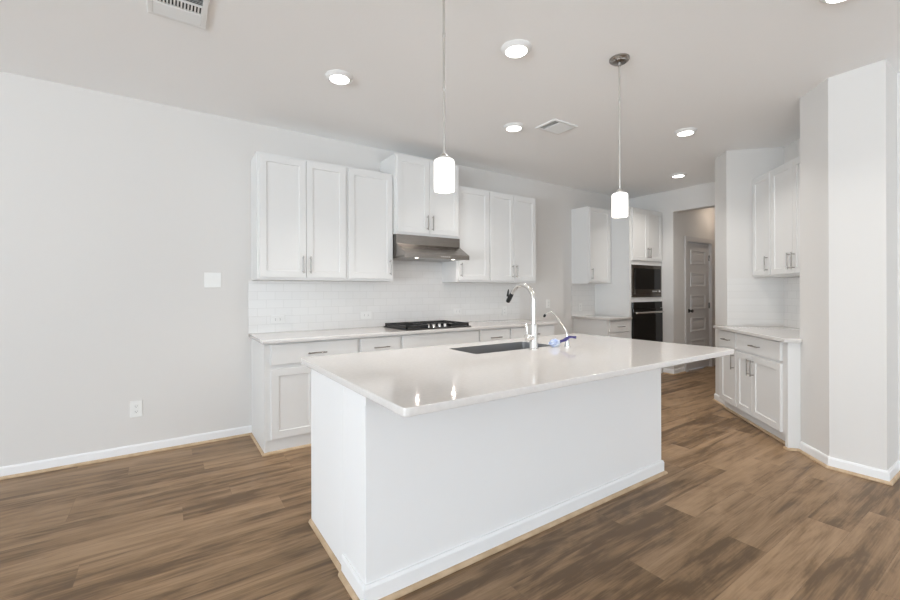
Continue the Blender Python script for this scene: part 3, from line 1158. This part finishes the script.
upper_cabinet('narrow white single-door upper cabinet in the slanted niche', nloc_at(A_L - 0.004), NR, A_L - 0.004 - 1.243, UDN, 1.425, 2.505,
             [(0.014, A_L - 0.004 - 1.243 - 0.014, 'r')])
upper_cabinet('white double-door upper cabinet in the slanted niche, partly behind the column', nloc_at(1.243), NR, 1.243 - A_R - 0.003, UDN, 1.425, 2.505,
             [(0.014, 1.243 - 0.880, 'r'), (1.243 - 0.876, 1.243 - 0.50, 'l')])


# ------------------------------------------------------------------ pendants, ceiling lights, vents
def pendant(label, x, y, zb):
    t = thing('pendant_light', label, 'pendant light', (x, y, ZC), 0, 'pendants over the island')
    hz_ = zb - ZC           # bottom of the shade, below the ceiling
    bm = B()
    lathe(bm, [(0.0, 0), (0.064, 0), (0.064, -0.010), (0.058, -0.016), (0.050, -0.018), (0.046, -0.026), (0.014, -0.030), (0.010, -0.05), (0.007, -0.052)], 0, 0, 40)
    obj('canopy', bm, M['nickel'], t, smooth=True)
    bm = B()
    tube(bm, [(0, 0, -0.04), (0, 0, hz_ + 0.165)], 0.0062, 14)
    for q in (0.32, 0.62):
        zz = (hz_ + 0.165) * q
        lathe(bm, [(0.0062, zz + 0.012), (0.0078, zz + 0.010), (0.0078, zz - 0.010), (0.0062, zz - 0.012)], 0, 0, 14)
    obj('rod', bm, M['satin'], t, smooth=True)
    top = hz_ + 0.150
    bm = B()
    lathe(bm, [(0.0, top + 0.030), (0.012, top + 0.030), (0.018, top + 0.024), (0.026, top + 0.016), (0.032, top + 0.012), (0.032, top), (0.0, top)], 0, 0, 32)
    obj('cap', bm, M['satin'], t, smooth=True)
    bm = B()
    lathe(bm, [(0.0, top + 0.002), (0.044, top + 0.002), (0.049, top - 0.002), (0.051, top - 0.008), (0.0515, hz_ + 0.006), (0.049, hz_), (0.045, hz_ + 0.004),
               (0.045, top - 0.014), (0.0, top - 0.014)], 0, 0, 40, cap=False)
    obj('shade', bm, M['bulb'], t, smooth=True)
    l = bpy.data.lights.new('pendant_bulb', 'POINT')
    l.energy = PENDANT_W
    l.color = (1, 0.90, 0.78)
    l.shadow_soft_size = 0.04
    lo = bpy.data.objects.new('pendant_bulb', l)
    COL.objects.link(lo)
    lo.parent = t
    lo.location = (0, 0, hz_ - 0.02)
    return t


pendant('white glass cylinder pendant on a long rod, the nearer one, left of the faucet', 1.132, 1.714, 1.784)
pendant('white glass cylinder pendant with its round ceiling canopy showing, beyond the faucet', 2.497, 1.666, 1.784)


def downlight(label, x, y, power=None, colr=(1, 0.955, 0.90), cone=124):
    t = thing('recessed_light', label, 'ceiling light', (x, y, ZC), 0, 'round ceiling lights')
    bm = B()
    lathe(bm, [(0.066, -0.020), (0.070, -0.023), (0.078, -0.020), (0.092, -0.008), (0.098, -0.003), (0.098, 0.0), (0.066, 0.0)], 0, 0, 48, cap=False)
    obj('trim_ring', bm, M['vent'], t, smooth=True)
    bm = B()
    lathe(bm, [(0.0, -0.0215), (0.0665, -0.0215), (0.0665, -0.004), (0, -0.004)], 0, 0, 48, cap=False)
    obj('lens', bm, M['lens'], t, smooth=True)
    l = bpy.data.lights.new('downlight', 'AREA')
    l.shape = 'DISK'
    l.size = 0.14
    l.spread = math.radians(cone)
    l.energy = DOWNLIGHT_W if power is None else power
    l.color = colr
    lo = bpy.data.objects.new('downlight', l)
    COL.objects.link(lo)
    lo.parent = t
    lo.location = (0, 0, -0.026)
    return t


downlight('round ceiling light nearest the blank left wall, above the left cabinets', 1.034, 2.925, 4.5, cone=95)
downlight('round ceiling light between the two pendants, the largest in view', 1.846, 1.960)
downlight('round ceiling light right beside the small square ceiling vent', 2.700, 2.905)
downlight('round ceiling light to the right of the far pendant rod', 4.168, 2.070, 7.5)
downlight('round ceiling light farthest away, in front of the passage opening', 5.646, 2.897, 7.0)
downlight('round ceiling light cut by the top edge at the upper right', 2.885, 0.640)


def vent(label, x0, x1, y0, y1, turn, banks):
    """banks across the vent: (from, to, 'slots' | 'shut' | 'open')"""
    cx_, cy_ = (x0 + x1) / 2, (y0 + y1) / 2
    t = thing('ceiling_vent', label, 'vent', (cx_, cy_, ZC), turn)
    w_, d_ = (x1 - x0) / 2, (y1 - y0) / 2
    if turn:
        w_, d_ = d_, w_
    bm = B()
    iw, idp = w_ - 0.026, d_ - 0.026
    zt_ = -0.011
    for a0, a1, b0, b1 in ((-w_, w_, -d_, -idp), (-w_, w_, idp, d_), (-w_, -iw, -idp, idp), (iw, w_, -idp, idp)):
        box(bm, a0, a1, b0, b1, zt_, 0)
    for v0, v1, kind in banks:
        if v1 < idp - 0.01:
            box(bm, -iw, iw, v1 - 0.002, v1 + 0.006, zt_ - 0.002, 0)
    obj('frame', bm, M['vent'], t, 0.003)
    boxo('backing', (-iw, iw, -idp, idp, -0.001, 0.0), M['slot'], t)
    for v0, v1, kind in banks:
        bm = B()
        if kind in ('slots', 'thin'):
            n = max(6, round(2 * iw / 0.0156))
            hb = 0.0040 if kind == 'slots' else 0.0014
            for k in range(n + 1):
                xx = -iw + (2 * iw) * k / n
                box(bm, xx - hb, xx + hb, v0, v1, zt_ + (0.002 if kind == 'slots' else 0.006), -0.001)
            obj('short_louvers', bm, M['vent'], t)
        else:
            yy = v0 + 0.002
            while yy < v1 - 0.010:
                za, zb = (-0.002, zt_ - 0.001) if kind == 'shut' else (zt_ - 0.001, -0.004)
                q = [bm.verts.new(p) for p in ((-iw, yy, za), (iw, yy, za), (iw, yy + 0.0125, zb), (-iw, yy + 0.0125, zb))]
                bm.faces.new(q)
                yy += 0.0125
            o_ = obj('long_louvers', bm, M['vent'], t)
            o_.modifiers.new('solid', 'SOLIDIFY').thickness = 0.0012
    return t


vent('white ceiling air vent with dark slots at the top edge, upper left', -0.079, 0.193, 2.515, 2.826, 0,
     [(0.024, 0.129, 'shut'), (-0.054, 0.018, 'slots'), (-0.129, -0.060, 'open')])
vent('small white square ceiling vent beside the pendant rod', 2.881, 3.191, 2.560, 2.806, -math.pi / 2,
     [(-0.129, -0.060, 'thin'), (-0.052, 0.129, 'shut')])


# ------------------------------------------------------------------ outlets and switches
def plate(label, name, cat, loc, rz, w_, h_, kind, group=None):
    t = thing(name, label, cat, loc, rz, group)
    boxo('cover_plate', (-w_ / 2, w_ / 2, -0.007, 0, -h_ / 2, h_ / 2), M['plate'] if 'tile' in label else M['white_plastic'], t, 0.0025)
    if kind == 'switches':
        for sx_ in (-0.023, 0.023):
            bm = B()
            extrude_x(bm, [(-0.006, -0.033), (-0.010, 0.033), (-0.006, 0.034), (-0.006, -0.034)], sx_ - 0.016, sx_ + 0.016)
            obj('rocker', bm, M['white_plastic'], t)
    else:
        horiz = w_ > h_
        for s in (-1, 1):
            cx_, cz_ = (s * 0.021, 0) if horiz else (0, s * 0.021)
            bm = B()
            box(bm, cx_ - 0.015, cx_ + 0.015, -0.0095, -0.006, cz_ - 0.015, cz_ + 0.015)
            so = obj('socket', bm, M['plate'] if 'tile' in label else M['white_plastic'], t, 0.003)
            bm = B()
            for q in (-0.006, 0.006):
                if horiz:
                    box(bm, cx_ - 0.004, cx_ + 0.004, -0.0099, -0.009, q - 0.0012, q + 0.0012)
                else:
                    box(bm, cx_ + q - 0.0012, cx_ + q + 0.0012, -0.0099, -0.009, cz_ - 0.002, cz_ + 0.006)
            box(bm, cx_ - 0.0025, cx_ + 0.0025, -0.0099, -0.009, cz_ - 0.010, cz_ - 0.006)
            obj('slots', bm, M['slot'], so)
    return t


plate('square white double light switch on the blank left wall', 'light_switch', 'light switch', (0.337, W, 1.397), 0, 0.130, 0.130, 'switches')
plate('white wall outlet low on the blank left wall', 'wall_outlet', 'outlet', (-0.198, W, 0.366), 0, 0.080, 0.130, 'outlet')
tl = WC - 0.0092
plate('sideways white outlet on the tile at the left end of the long worktop', 'wall_outlet', 'outlet', (0.865, tl, 1.037), 0, 0.122, 0.078, 'outlet')
plate('sideways white outlet on the tile just left of the cooktop', 'wall_outlet', 'outlet', (1.745, tl, 1.045), 0, 0.122, 0.078, 'outlet')
plate('sideways white outlet on the tile just right of the cooktop', 'wall_outlet', 'outlet', (2.925, tl, 1.05), 0, 0.122, 0.078, 'outlet')
plate('white outlet on the tile behind the tall faucet at the right end of the worktop', 'wall_outlet', 'outlet', (3.68, tl, 1.035), 0, 0.078, 0.122, 'outlet')
plate('white outlet on the bare wall of the refrigerator gap', 'wall_outlet', 'outlet', (4.515, W, 1.11), 0, 0.078, 0.122, 'outlet')
plate('white outlet on the tile above the short worktop beside the oven tower', 'wall_outlet', 'outlet', (5.205, tl, 1.045), 0, 0.078, 0.122, 'outlet')

# light in the passage
downlight('round ceiling light inside the passage beyond the opening', 7.62, 3.05, 2.4, (1, 0.80, 0.62), 165)
